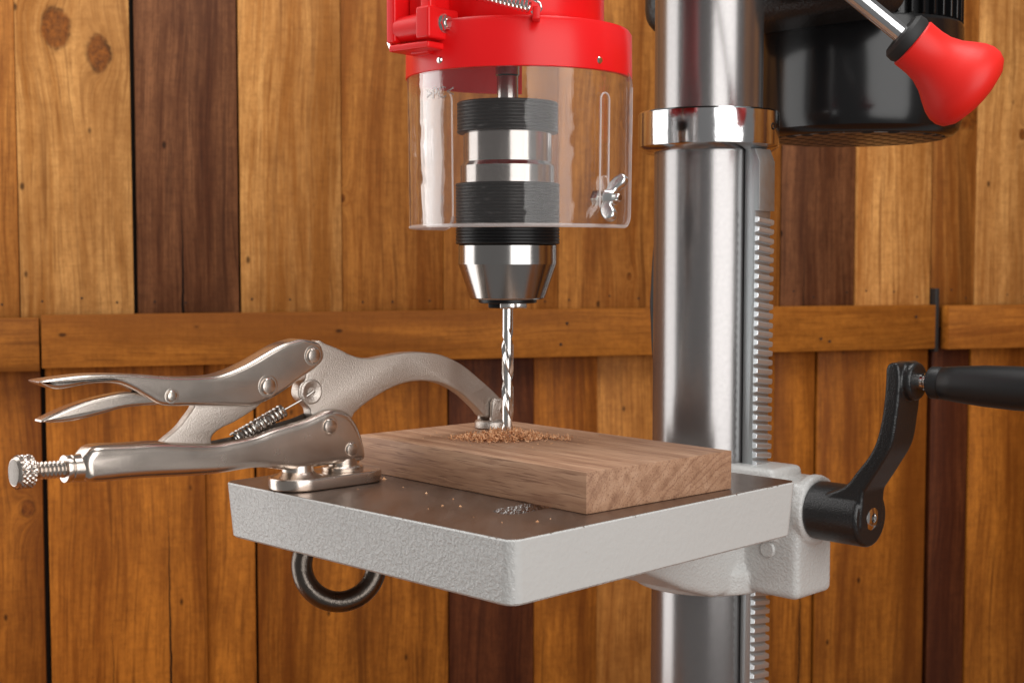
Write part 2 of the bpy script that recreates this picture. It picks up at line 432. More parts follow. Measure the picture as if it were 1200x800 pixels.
def share(name, src, parent, loc, rot=(0, 0, 0), scale=(1, 1, 1)):
    o = bpy.data.objects.new(name, src); col.objects.link(o); o.parent = parent
    o.location = Vector(loc) * MM; o.rotation_euler = rot; o.scale = scale
    return o

# ------------------------------------------------------------------ the setting: plank wall and bench
WALL_ANG = math.atan(0.294)
wb = box(-1500, 2000, 24, 34, -560, 760)
me = to_mesh('plank_wall', wb); me.materials.append(M['shadow_gap'])
wall = bpy.data.objects.new('plank_wall', me); col.objects.link(wall)
wall.location = (0, 1.700, 0); wall.rotation_euler = (0, 0, WALL_ANG)
tag(wall, 'stained wooden plank wall with a horizontal rail behind the drill press', kind='structure')

GOLD = ((0.70, 0.355, 0.112), (0.35, 0.130, 0.024), (0.11, 0.033, 0.006))
HONEY = ((0.56, 0.236, 0.052), (0.25, 0.079, 0.012), (0.080, 0.022, 0.004))
AMBER = ((0.52, 0.178, 0.022), (0.210, 0.058, 0.006), (0.070, 0.017, 0.002))
WALN = ((0.270, 0.108, 0.044), (0.090, 0.028, 0.010), (0.028, 0.009, 0.005))
MAHOG = ((0.165, 0.048, 0.015), (0.062, 0.015, 0.005), (0.018, 0.005, 0.003))
# (s0, s1, tones, depth offset, knots (across from board centre, height, radius))
UPPER = [(-820, -712, HONEY, 2, ()), (-710, -578, HONEY, 3, ()), (-577, -454, GOLD, 0, ((-18, 391, 15), (28, 365, 13))),
         (-449, -334, WALN, 3, ()), (-332, -213, GOLD, 1, ()), (-212, -88, HONEY, 2, ((-62, 205, 3),)),
         (-87, 60, HONEY, 0, ()), (61, 192, HONEY, 2, ((30, 110, 3),)), (193, 369, HONEY, 1, ()),
         (371, 480, WALN, 3, ()), (481, 595.5, GOLD, 0, ((10, 306, 4), (-4, 296, 3))), (598, 666, HONEY, 2, ((20, 330, 14),)),
         (667, 765, GOLD, 0, ((22, 305, 5),)), (767, 900, HONEY, 2, ())]
LOWER = [(-830, -702, AMBER, 2, ()), (-700, -558, AMBER, 1, ((55, -150, 7),)), (-552, -377, AMBER, 0, ()), (-375.5, -319, AMBER, 3, ()),
         (-316, -83, AMBER, 1, ()), (-81, 28, MAHOG, 2, ()), (29.5, 113, AMBER, 0, ()), (114, 197, HONEY, 2, ()),
         (198, 362, AMBER, 1, ()), (363.5, 424, AMBER, 3, ()), (427, 594, AMBER, 0, ((20, -130, 5),)), (603, 662, MAHOG, 3, ()),
         (664, 770, AMBER, 0, ((30, -60, 8),)), (772, 900, AMBER, 2, ())]
def board(name, s0, s1, z0, z1, tones, y0, th, knots, seed, axis='z', cracks=()):
    rnd = random.Random(seed); tn = rnd.uniform(0.80, 1.14)
    cz = (z0 + z1) / 2; cx = (s0 + s1) / 2
    kn = tuple((kx * MM, (kz - cz) * MM, kr * MM) for kx, kz, kr in knots) if axis == 'z' else tuple((kz * MM, (kx - cx) * MM, kr * MM) for kx, kz, kr in knots)
    m = plank_mat('stained_board', *(tuple(x * tn for x in c) for c in tones), seed * 0.37 + 0.11, kn, axis, cracks=cracks)
    m_ = to_mesh(name, box(-(s1 - s0) / 2, (s1 - s0) / 2, 0, th, -(z1 - z0) / 2, (z1 - z0) / 2, 0.8, 2)); m_.materials.append(m)
    finish_mesh(m_, 30)
    o = bpy.data.objects.new(name, m_); col.objects.link(o); o.parent = wall
    o.location = (cx * MM, y0 * MM, cz * MM); o.rotation_euler = (0, rnd.uniform(-0.0015, 0.0015), rnd.uniform(-0.012, 0.012))
    return o
for k in range(7):
    UPPER.append((901 + 140 * k, 1039 + 140 * k, (HONEY, GOLD, WALN)[k % 3], k % 3, ())); LOWER.append((901 + 140 * k, 1039 + 140 * k, (AMBER, HONEY, MAHOG)[k % 3], k % 3, ()))
    if k < 4: UPPER.insert(0, (-961 - 140 * k, -823 - 140 * k, (GOLD, HONEY)[k % 2], k % 3, ())); LOWER.insert(0, (-971 - 140 * k, -833 - 140 * k, AMBER, k % 3, ()))
TIGHT = lambda L: [(a, (L[i + 1][0] - 0.5 if i + 1 < len(L) and L[i + 1][0] - b < 1.6 else b), *r) for i, (a, b, *r) in enumerate(L)]
UPPER = TIGHT(UPPER); LOWER = TIGHT(LOWER)
for i, (s0, s1, tn, dy, kn) in enumerate(UPPER): board('plank', s0, s1, 38, 700, tn, dy, 17, kn, i + 1, cracks={7: ((-0.0065, -0.331, -0.165, 0.0022),), 13: ((-0.02, -0.331, -0.20, 0.001),)}.get(i, ()))
for i, (s0, s1, tn, dy, kn) in enumerate(LOWER): board('plank', s0, s1, -545, 36, tn, dy, 17, kn, i + 31, cracks={6: ((0.045, -0.1, 0.12, 0.0014), (-0.02, -0.2, -0.02, 0.001)), 13: ((0.012, -0.2, 0.1, 0.0012),)}.get(i, ()))
RAILT = ((0.44, 0.156, 0.022), (0.23, 0.070, 0.009), (0.08, 0.022, 0.003))
for i, (s0, s1, z0, z1) in enumerate([(-1400, -557, 7.5, 67), (-554.5, 596, 10.5, 69.8), (609, 1880, 10.5, 69.5)]):
    board('rail', s0, s1, z0, z1, RAILT, -19, 18.5, (), 60 + i, 'x')
add('black_strip', xf(box(597.2, 603, -12, 2, 6, 92, 0.8), Matrix.Translation((0, 1700, 0)) @ Matrix.Rotation(WALL_ANG, 4, 'Z')), 'black_rubber')  # added black filler, stands in for the dark gap between the doors
st = bpy.data.objects['black_strip']; st.parent = wall; st.matrix_parent_inverse = wall.matrix_world.inverted() if False else (Matrix.Translation((0, 1.7, 0)) @ Matrix.Rotation(WALL_ANG, 4, 'Z')).inverted()
for k in range(11):
    w_ = 138.0; zc_ = (-545 + 700) / 2
    m_ = to_mesh('plank', box(-w_ / 2, w_ / 2, 0, 17, -622, 622, 0.8, 2)); m_.materials.append(plank_mat('stained_board', *(HONEY, GOLD, HONEY, WALN)[k % 4], 40.3 + k, ()))
    o_ = bpy.data.objects.new('plank', m_); col.objects.link(o_); o_.parent = wall
    o_.matrix_local = (Matrix.Translation((0, 1.7, 0)) @ Matrix.Rotation(WALL_ANG, 4, 'Z')).inverted() @ Matrix.Translation((1.18, (2040 - k * 139) * MM, zc_ * MM)) @ Matrix.Rotation(R(-90), 4, 'Z')
# nail holes at the board ends and along the rail
rn = random.Random(4); nails = []
def nail(s, z, y, r=1.4): nails.append(xf(lathe([(0, 0), (r, 0.0), (r * .9, -0.5), (0, -0.5)], 8), Matrix.Translation((s, y, z)) @ Matrix.Rotation(R(-90), 4, 'X') @ Matrix.Scale(-1, 4, (0, 0, 1))))
for s0, s1, tn, dy, kn in UPPER:
    for f in (0.15, 0.5, 0.85): nail(s0 + (s1 - s0) * f + rn.uniform(-6, 6), 82 + rn.uniform(-4, 8), dy - 0.35, 1.3)
for s in (-535, -531, -508, -250, -120, -116, 60, 64, 250, 425, 429, 560): nail(s + rn.uniform(-5, 5), rn.choice((24, 30, 46, 52)) + rn.uniform(-3, 3), -19.35, 1.9)
nm = to_mesh('nail_holes', join(*nails)); nm.materials.append(M['shadow_gap'])
no = bpy.data.objects.new('nail_holes', nm); col.objects.link(no); no.parent = wall; no['kind'] = 'stuff'

bench_m = to_mesh('work_bench', box(-900, 1100, 380, 1440, -560, -520, 3)); bench_m.materials.append(plank_mat('bench_wood', *AMBER, 9.3, (), 'x'))
bench = bpy.data.objects.new('work_bench', bench_m); col.objects.link(bench); bench['kind'] = 'structure'

# ------------------------------------------------------------------ drill press
TH = R(45.2)
ea = Vector((math.cos(TH), math.sin(TH), 0)); eb = Vector((-math.sin(TH), math.cos(TH), 0)); ez = Vector((0, 0, 1))
NC = Vector((0, 649.2, 0))                       # near corner of the table top
AB = frame(NC, ea, eb, ez)                       # machine frame: a = front to back, b = right to left
def ab(a_, b_, z_): return AB @ Vector((a_, b_, z_))
COL = Vector((141.0, 988.4, 0))
press = empty('drill_press', (COL.x, COL.y, -520))
tag(press, 'drill press with red chuck guard, steel column, grey tilting table and black motor', 'drill press')

# base and column
add('base', join(xf(box(90, 420, 20, 256, -520, -490, 6), AB), move(lathe([(62, -491), (58, -470), (50, -455), (46, -440)], 48), COL.x, COL.y)), 'black_cast', press, weighted=True)
add('column', move(lathe([(38.5, -500), (38.5, 430)], 96), COL.x, COL.y), 'steel_column', press)
RK = R(-45)                                       # direction of the rack, seen from the column axis
ro = Vector((math.cos(RK), math.sin(RK), 0)); rt = Vector((-math.sin(RK), math.cos(RK), 0))
RKF = frame(COL, ro, rt, ez)
collar = add('column_collar', join(move(lathe([(38.7, 209.5), (44.5, 209.5), (50.0, 213.5), (50.2, 214.2), (50.2, 236.8), (49, 238), (38.7, 238), (38.7, 209.5)], 96), COL.x, COL.y)), 'chrome', press)
scf = along(COL + Vector((math.cos(R(-35)), math.sin(R(-35)), 0)) * 49.6 + Vector((0, 0, 226)), (math.cos(R(-35)), math.sin(R(-35)), 0))
add('set_screw', xf(lathe([(2.6, 0.55), (2.6, 0.9), (1.6, 0.9), (1.4, -1), (0, -1)], 16), scf), 'black_oxide', collar)

rack_body = [(39.0, -480), (47.7, -480), (47.7, 167), (51.0, 167), (51.0, 201), (47, 210), (39.0, 210)]
rack = add('rack', join(xf(prism(rack_body, -9.5, 9.5, 0.7, 2, smooth=False), RKF), xf(box(34, 41, -6, 6, -478, 208), RKF)), 'zinc_dark', press, sharp=30)
tooth_me = to_mesh('tooth', xf(prism([(47.3, -2.3), (50.4, -1.75), (51.0, -1.2), (51.0, 1.2), (50.4, 1.75), (47.3, 2.3)], -9.3, 9.3, 0.25, 1, smooth=False), Matrix.Identity(4)))
tooth_me.materials.append(M['zinc']); finish_mesh(tooth_me, 30)
z = 160.0; rt_rnd = random.Random(2)
while z > -185:
    if z > -14 or z < -95:
        o = share('tooth', tooth_me, rack, (0, 0, z + 520), (R(-7) + rt_rnd.uniform(-0.01, 0.01), 0, RK))
    z -= 6.55

# table: hollow casting with diagonal slots
def rsq(inset, rad, n=8):
    pts = []; lo, hi = inset - 3.0, 243.0 - inset
    for cx, cy, a0 in ((hi - rad, hi - rad, 0), (lo + rad, hi - rad, 90), (lo + rad, lo + rad, 180), (hi - rad, lo + rad, 270)):
        for k in range(n + 1):
            a = R(a0 + 90 * k / n); pts.append((cx + rad * math.cos(a), cy + rad * math.sin(a)))
    return pts
loops = [(0.8, 6.4, 0), (0.0, 7, -0.9), (1.8, 8, -32), (3.0, 7, -33.2), (12, 6, -33.2), (12, 6, -11)]
V, Fc = [], []
for ins, rad, zz in loops: V += [(x, y, zz) for x, y in rsq(ins, rad)]
nn = len(V) // len(loops)
for j in range(len(loops) - 1):
    for i in range(nn): Fc.append((j * nn + i, j * nn + (i + 1) % nn, (j + 1) * nn + (i + 1) % nn, (j + 1) * nn + i))
Fc.append(tuple(range(nn))); Fc.append(tuple(reversed([(len(loops) - 1) * nn + i for i in range(nn)])))
tb_me = to_mesh('table', xf((V, Fc), AB), (COL.x, COL.y, -520)); tb = bpy.data.objects.new('table', tb_me); col.objects.link(tb)
tb.parent = press
cut_parts = []
for x0_, x1_, yc_ in ((42.0, 112.0, 52.0), (26.0, 60.0, 188.0), (132.0, 198.0, 52.0), (132.0, 198.0, 188.0)):
    hw = 9.2; pr_ = []
    for q in range(13):
        t_ = R(-90 + 180 * q / 12); pr_.append((x1_ - hw + hw * math.cos(t_), yc_ + hw * math.sin(t_)))
    for q in range(13):
        t_ = R(90 + 180 * q / 12); pr_.append((x0_ + hw + hw * math.cos(t_), yc_ + hw * math.sin(t_)))
    n_ = len(pr_)
    cut_parts.append(([(x, y, -30) for x, y in pr_] + [(x, y, 20) for x, y in pr_], [tuple(range(n_))[::-1], tuple(range(n_, 2 * n_))] + [(i, (i + 1) % n_, n_ + (i + 1) % n_, n_ + i) for i in range(n_)]))
cut_parts.append(move(lathe([(13, -30), (13, 20)], 32), 120, 120))
cm = to_mesh('slot_cutter', xf(join(*cut_parts), AB), (COL.x, COL.y, -520)); cutter = bpy.data.objects.new('slot_cutter', cm); col.objects.link(cutter); cutter.parent = press
bpy.context.view_layer.update()
bake(tb, [('BOOLEAN', dict(operation='DIFFERENCE', object=cutter, solver='EXACT'))])
bpy.data.objects.remove(cutter)
tb.data.materials.clear()
for m in ('paint_table', 'table_steel', 'iron_raw', 'paint_smooth'): tb.data.materials.append(M[m])
for p in tb.data.polygons:
    c = p.center / MM; w = AB.inverted() @ Vector((c.x + COL.x, c.y + COL.y, c.z - 520))
    p.material_index = 0
    if w.z > -0.2 and p.normal.z > 0.9: p.material_index = 1
    elif -11.2 < w.z < -0.3 and 12 < w.x < 228 and 12 < w.y < 228 and abs(p.normal.z) < 0.5: p.material_index = 2
    elif Vector(p.normal).dot(-eb) > 0.8: p.material_index = 3
finish_mesh(tb.data, 35); wn = tb.modifiers.new('weighted_normals', 'WEIGHTED_NORMAL'); wn.keep_sharp = True

# bracket: split collar, arm under the table and gear box, one casting with soft fillets
arm = prism([(341, -17), (341, -100), (296, -99), (262, -88), (205, -62), (205, -14), (240, -14)], 96, 180, 4, 3, smooth=False)
brk = join(xf(lathe([(40, -101), (50, -101), (51.5, -99), (51.5, -86), (48, -80), (48, -16), (40, -16)], 64), Matrix.Translation(COL)),
           xf(box(325.5, 371, 50.5, 140, -99, -18, 5), AB), xf(box(318, 356, 66, 128, -60, -9.5, 4), AB), xf(arm, AB),
           xf(xf(lathe([(24, -4), (24, 2.2), (22, 3.4), (0, 3.4)], 48), Matrix.Identity(4)), AB @ frame((347, 50.5, -38), (1, 0, 0), (0, 0, 1), (0, -1, 0))))
bracket = add('table_bracket', brk, 'paint_grey', press, mods=remesh(1.2, 4), sharp=60)
add('plug', xf(lathe([(5.8, -2), (5.8, 1.0), (5.0, 1.8), (0, 1.8)], 32), AB @ frame((325.5, 74, -66), (0, 0, 1), (0, 1, 0), (-1, 0, 0))), 'paint_grey', bracket)

# crank, its axis pointing to the machine's right
CKF = AB @ frame((345, 51, 0), (1, 0, 0), (0, 0, 1), (0, -1, 0))   # x = a, y = up, z = outwards
arm_o = [(43, -46), (46, -34), (47, -20), (49.8, -14.8), (58, -2), (66.9, 14), (70.2, 32.6), (72, 50), (72, 60), (70.5, 66.6), (66, 67.6), (62.4, 64.5), (61.8, 53.6), (60.4, 36.8), (57, 19.8), (51.8, 7.5), (42, -5.4), (33, -16), (13, -28), (18, -46)]
armp = prism([(l, z) for l, z in arm_o], -15.5, 14.0, 2.0, 3)
armp = xf(armp, Matrix(((0, 1, 0, 0), (0, 0, 1, 0), (1, 0, 0, 0), (0, 0, 0, 1))))   # (l, a, z) -> (a, z, l)
crank_parts = join(armp, xf(lathe([(18.5, 3.6), (20, 5), (20, 43), (18.6, 45), (0, 45)], 64), Matrix.Translation((0, -37.5, 0))),
                   xf(lathe([(0, 62), (12, 62.2), (12.6, 64), (12.6, 75.5), (11.4, 77.5), (0, 77.5)], 48), Matrix.Translation((0, 55.3, 0))))
crank = add('crank', xf(crank_parts, CKF), 'black_crank', press, mods=remesh(0.8, 4), sharp=60)
add('crank_screw', xf(join(lathe([(8.2, 44.6), (8.2, 45.3), (6.6, 46.4), (3.2, 47), (2.6, 45.4), (0, 45.4)], 32)), CKF @ Matrix.Translation((0, -37.5, 0))), 'steel_bright', crank)
hf = CKF @ Matrix.Translation((0, 55.3, 0))
add('ferrule', xf(lathe([(5.6, 77), (5.6, 82), (4.4, 82.4), (4.4, 83.2), (6.2, 83.6), (6.2, 85), (4, 85.4), (4, 90)], 32), hf), 'steel_bright', crank)
add('handle', xf(lathe([(5.5, 85.4), (9, 85.6), (10.4, 87), (10.4, 92.6), (9.9, 93.4), (9.9, 94.2), (10.6, 95), (11.6, 105), (12.9, 122), (13.6, 142), (13.2, 165), (12, 180), (9, 186), (0, 187)], 48), hf), 'black_grip', crank)

# chuck on its spindle
CK = Vector((-2.7, 843, 0)); CKM = Matrix.Translation(CK)
add('spindle', xf(lathe([(11, 285), (11, 262), (7.4, 260), (7.4, 246), (6.6, 245), (6.6, 229)], 48), CKM), 'chuck_steel', press)
chuck = add('chuck', xf(lathe([(0, 226), (27.2, 226), (27.2, 193), (29, 190.5), (29, 178), (29.6, 143), (30.4, 142.2), (30.4, 130.8), (23.2, 110.2), (22.4, 109.4), (0, 109.4)], 96), CKM), 'chuck_steel', press, sharp=9)
def ribbed(r, z0, z1, n, d=0.5):
    pr_ = [(r - 2.5, z0), (r - 0.6, z0)]
    st = (z1 - z0) / n
    for k in range(n): pr_ += [(r - d, z0 + st * (k + 0.05)), (r, z0 + st * (k + 0.3)), (r, z0 + st * (k + 0.7)), (r - d, z0 + st * (k + 0.95))]
    return pr_ + [(r - 0.6, z1), (r - 2.5, z1)]
add('grip_band', xf(lathe([(8, 231), *reversed(ribbed(31.0, 210.5, 229, 9)[1:-1]), (26, 210.5)], 96), CKM), 'black_oxide', chuck, sharp=25)
add('grip_band', xf(lathe(list(reversed(ribbed(32.0, 143.0, 180.0, 19)) ), 96), CKM), 'black_oxide', chuck, sharp=25)
add('nose_ring', xf(lathe([(18, 110), (18, 107.3), (17, 106.9), (8, 106.9)], 64), CKM), 'black_oxide', chuck)
for k in range(3):
    a = R(30 + 120 * k)
    add('jaw', xf(xf(box(3.6, 11.6, -4.6, 4.6, 103.6, 109, 1.0), Matrix.Rotation(a, 4, 'Z')), CKM), 'drill_steel' if k != 1 else 'black_oxide', chuck)

# red chuck guard: ring, upper housing, hinge lugs, spring
GC = Vector((4.2, 845, 0)); GM = Matrix.Translation(GC)
ring = lathe([(66.2, 242.6), (68.8, 242.6), (69.2, 243), (68.9, 268.5), (67.2, 271), (50, 272.4), (50, 269.5), (66, 268.4), (66.2, 242.6)], 110, -272, 1)
guard = add('guard_ring', join(xf(ring, GM), xf(lathe([(0, 270.2), (51.6, 270.2), (52, 270.8), (51.5, 345), (0, 345)], 72), GM)), 'red', press)
mdir = Vector((0.78, -0.625, 0)).normalized(); tdir = Vector((0.625, 0.78, 0)).normalized()
LG = frame((-40, 790.5, 0), tdir, ez, mdir)      # x = along the lug plate, y = up, z = out along the hinge bolt
lug = join(xf(box(-13, 13, 259, 277, -9, 1.5, 1.5), LG), xf(box(-11, 16, 259, 290, -34, -27, 1.5), LG),
           xf(lathe([(7.5, -28), (7.5, -8)], 32), LG @ Matrix.Translation((-4, 267, 0))),
           xf(box(-12, 20, 253.5, 257.5, -31, 0, 1.2), LG), xf(box(-2, 20, 252, 276, -24, -8, 2), LG),
           xf(box(-9, -3, 268, 292, -9, -1, 1.5), LG), xf(box(0, 24, 254, 300, -27, -12, 3), LG))
add('hinge_lug', lug, 'red', guard, weighted=True)
hb = LG @ Matrix.Translation((0, 268.2, 1.5))
add('hinge_bolt', xf(join(hexa(4.7, 0, 3.4, 0.6), lathe([(3.0, 3.2), (2.6, 4.2), (0, 4.2)], 24), lathe([(5.4, -0.2), (5.4, 0.5)], 24)), hb), 'steel_bright', guard)
add('hinge_nut', xf(join(hexa(4.6, -37, -34, 0.6)), LG @ Matrix.Translation((-3, 260, 0))), 'steel_bright', guard)
sl = LG @ Matrix.Translation((2, 279, -38))
add('pivot_sleeve', xf(lathe([(3.6, 0), (3.8, 0.2), (6, 8), (6, 0), (5.6, -0.4), (3.6, 0)], 32), sl @ Matrix.Rotation(R(70), 4, 'X')), 'steel_bright', guard)
add('spring_post', join(xf(box(-2.2, 2.2, -2.2, 12, 267.5, 275, 0.8), Matrix.Translation((13.6, 770.4, -0.6)))), 'red', guard)
add('guard_spring', join(coil((-27, 774, 284.5), (9.8, 771.5, 275.2), 3.7, 0.85, 16), tube([(9.8, 771.5, 278.6), (12, 770, 278.2), (15.5, 769.5, 276), (16.3, 770, 273), (14.6, 771, 270.2), (12, 772, 270.4), (11, 772.5, 272)], 0.75, 8)), 'steel_bright', guard)
for i, th in enumerate((-131.5, -48)):
    d = Vector((math.cos(R(th)), math.sin(R(th)), 0))
    p = GC + d * 68.6 + Vector((0, 0, 248.0))
    add('guard_screw', xf(lathe([(2.1, -0.5), (2.1, 0.6), (1.5, 1.3), (0, 1.4)], 20), along(p, d)), 'steel_bright', guard)

# clear shield
A0, A1, RO, TK = -230.0, -14.5, 67.6, 2.0
TB = -29.0                                        # from here the sheet runs on straight
def sheet(th, rr):
    if th <= TB: return rr * math.cos(R(th)), rr * math.sin(R(th))
    l = R(th - TB) * RO
    return rr * math.cos(R(TB)) - l * math.sin(R(TB)), rr * math.sin(R(TB)) + l * math.cos(R(TB))
zb, zt, cr = 153.4, 244.5, 8.0
ncol = 120; V, Fc = [], []
def corner(d):
    return cr - math.sqrt(max(0, cr * cr - (cr - d) ** 2)) if d < cr else 0.0
cols = []
for i in range(ncol + 1):
    f = i / ncol
    cols.append(A0 + (A1 - A0) * f)
for i in range(1, 8): cols.append(A1 - math.degrees(cr * (i / 8) ** 2 / RO)); cols.append(A0 + math.degrees(cr * (i / 8) ** 2 / RO))
cols = sorted(cols)
nz = 6
for th in cols:
    dR = R(A1 - th) * RO; dL = R(th - A0) * RO; cc = corner(min(dR, dL))
    for s_ in (RO, RO - TK):
        for k in range(nz + 1):
            zz = (zb + cc) + (zt - zb - 2 * cc * (1 if True else 0)) * k / nz
            rr = s_ + 0.9 * (k / nz)
            V.append((*sheet(th, rr), zz))
m_ = 2 * (nz + 1); K = len(cols)
edge_faces = set()
for i in range(K - 1):
    a_, b_ = i * m_, (i + 1) * m_
    for k in range(nz):
        Fc.append((a_ + k, b_ + k, b_ + k + 1, a_ + k + 1)); Fc.append((a_ + nz + 1 + k, a_ + nz + 2 + k, b_ + nz + 2 + k, b_ + nz + 1 + k))
    edge_faces.add(len(Fc)); Fc.append((a_, a_ + nz + 1, b_ + nz + 1, b_)); edge_faces.add(len(Fc)); Fc.append((a_ + nz, b_ + nz, b_ + 2 * nz + 1, a_ + 2 * nz + 1))
for i in (0, K - 1):
    for k in range(nz): edge_faces.add(len(Fc)); Fc.append((i * m_ + k, i * m_ + k + 1, i * m_ + nz + 2 + k, i * m_ + nz + 1 + k))
shield = add('clear_shield', xf((V, Fc), GM), 'clear', press, sharp=40)
shield.data.materials.append(M['clear_edge'])
for i in edge_faces: shield.data.polygons[i].material_index = 1
# moulded slot on the shield's right, wing nut in it
def on_shield(th, zz, out=0.0):
    rr = RO + 0.9 * (zz - zb) / (zt - zb) + out
    return GC + Vector((rr * math.cos(R(th)), rr * math.sin(R(th)), zz))
TS = -43.5
sp = []
for q in range(13):
    t_ = math.pi * q / 12; sp.append(on_shield(TS - math.cos(t_) * 3.2, 226 + math.sin(t_) * 4, 0.4))
path = [on_shield(TS - 3.2, z_, 0.4) for z_ in range(164, 226, 6)] + sp + [on_shield(TS + 3.2, z_, 0.4) for z_ in range(224, 163, -6)]
add('slot_rim', tube(path, 0.55, 8), 'clear_edge', shield)
wd = Vector((math.cos(R(TS + 2)), math.sin(R(TS + 2)), 0)); wf = along(on_shield(TS + 2, 169.5, 0), wd)
wing = prism([(2.5, 0), (8, -0.4), (13, 2.5), (15.2, 7.5), (12.5, 10.8), (8.5, 9.8), (5, 6.4), (2.0, 5.5)], -2.6, 2.6, 1.6, 4)
wing2 = ([(-x, y, z) for x, y, z in wing[0]], wing[1])
wr = Matrix.Rotation(R(62), 4, 'Z')
add('wing_nut', xf(join(lathe([(4.6, 0.4), (5.2, 1), (4.2, 6.5), (3.8, 7), (0, 7)], 24), xf(wing, wr), xf(wing2, wr)), wf), 'zinc_nut', shield)
add('wing_bolt', xf(join(lathe([(2.4, -9), (2.4, 9.6), (1.9, 10.2), (0, 10.2)], 20), hexa(5.0, -8.5, -3.2)), wf), 'steel_bright', shield)
rim = [Vector((*sheet(th, RO - TK / 2), zb + corner(min(R(A1 - th) * RO, R(th - A0) * RO)))) + GC for th in cols]
rim += [Vector((*sheet(A1, RO - TK / 2 + 0.9 * k / 10), zb + cr + (zt - zb - 2 * cr) * k / 10)) + GC for k in range(1, 11)]
add('shield_rim', tube(rim, 1.15, 8), 'clear_edge', shield)
# moulded plastic mark
fc = bpy.data.curves.new('mark', 'FONT'); fc.body = '>PC<'; fc.size = 9.5; fc.extrude = 0.25; fc.align_x = 'CENTER'
fo = bpy.data.objects.new('mark_tmp', fc); col.objects.link(fo)
dg = bpy.context.evaluated_depsgraph_get(); dg.update()
tm = bpy.data.meshes.new_from_object(fo.evaluated_get(dg))
tv = [tuple(v.co) for v in tm.vertices]; tf = [tuple(p.vertices) for p in tm.polygons]
bpy.data.objects.remove(fo); bpy.data.meshes.remove(tm)
tx = [tuple(on_shield(-132.5 + math.degrees(x / RO), 226.5 + y, 0.15 + zt_)) for x, y, zt_ in tv]
add('moulded_mark', (tx, tf), 'clear_mark', shield)

# motor and head casting behind the column
MC = Matrix.Translation((283, 1131, 0))
motor = add('motor', xf(lathe([(70, 231.2), (76, 233), (80.5, 237), (82.6, 244), (83, 252), (83, 317), (82, 320), (77, 320.5), (76, 430), (0, 430)], 96), MC), 'black_gloss', press, sharp=30)
add('vent_grille', xf(lathe([(0, 230.4), (66, 230.4), (70.5, 231), (70.5, 233), (0, 233)], 64), MC), 'grille', motor)
fin_me = to_mesh('fin', box(74, 82.5, -1.0, 1.0, 321, 428, 0.4, 1)); fin_me.materials.append(M['black_gloss'])
for k in range(48):
    share('fin', fin_me, motor, (283 - COL.x, 1131 - COL.y, 520), (0, 0, R(7.5 * k)))
head = join(xf(box(398, 478, 52, 256, 312, 440, 20, 5), AB), xf(box(300, 400, 100, 176, 352, 470, 8), AB), xf(box(60, 330, 70, 206, 352, 560, 18), AB))
add('head_casting', head, 'black_cast', press, weighted=True)
# feed handle
h0 = ab(185, 70, 352); h1 = Vector((240, 830, 263.9)); hd = Vector((0.775, -0.03, -0.63)).normalized()
feed = add('feed_handle', xf(lathe([(5.6, -130), (5.6, 2)], 32), along(h1, hd)), 'chrome', press)
add('handle_collar', xf(lathe([(6, -8), (13, -8), (15.2, -6), (15.6, -2), (14.6, 0.4), (6, 0.4)], 48), along(h1, hd)), 'black_rubber', feed)
add('knob', xf(lathe([(0, 0.2), (15.0, 0.2), (15.8, 1), (15.7, 5), (15.7, 10), (16.5, 16), (19.0, 22.5), (22.8, 28.5), (26.0, 34), (27.6, 39), (27.6, 43.5), (25.8, 47.8), (21, 51.4), (12, 53.8), (0, 54.6)], 72), along(h1, hd)), 'red_grip', feed)
# power cord hanging behind the column
cp = [(175, 1110, 320), (140, 1108, 230), (121, 1106, 160), (116.5, 1106, 110), (116.5, 1106, 85), (122, 1106, 30), (150, 1106, -80), (170, 1106, -515)]
pts = []
for i in range(len(cp) - 1):
    p0, p1, p2, p3 = (Vector(cp[max(0, min(len(cp) - 1, i + k))]) for k in (-1, 0, 1, 2))
    for q in range(8):
        t = q / 8; pts.append(0.5 * ((2 * p1) + (p2 - p0) * t + (2 * p0 - 5 * p1 + 4 * p2 - p3) * t * t + (3 * p1 - p0 - 3 * p2 + p3) * t ** 3))
add('power_cord', tube(pts, 4.2, 10), 'black_rubber', press)

# ------------------------------------------------------------------ walnut block
BA = R(42.0)
bl_base = (39.1, 711.2, 0.15)
bex = Vector((-math.sin(BA), math.cos(BA), 0)); bey = Vector((math.cos(BA), math.sin(BA), 0))
bw = box(0, 204, 0, 120, 0, 22.4, 0.5, 2)
bm_ = to_mesh('wood_block', bw); bm_.materials.append(M['walnut']); finish_mesh(bm_, 30)
block = bpy.data.objects.new('wood_block', bm_); col.objects.link(block)
block.matrix_world = frame(Vector(bl_base) * MM, bex, -bey * -1, ez) if False else Matrix.Translation(Vector(bl_base) * MM) @ Matrix(((bex.x, bey.x, 0, 0), (bex.y, bey.y, 0, 0), (0, 0, 1, 0), (0, 0, 0, 1)))
tag(block, 'flat walnut block clamped on the drill press table', 'block')

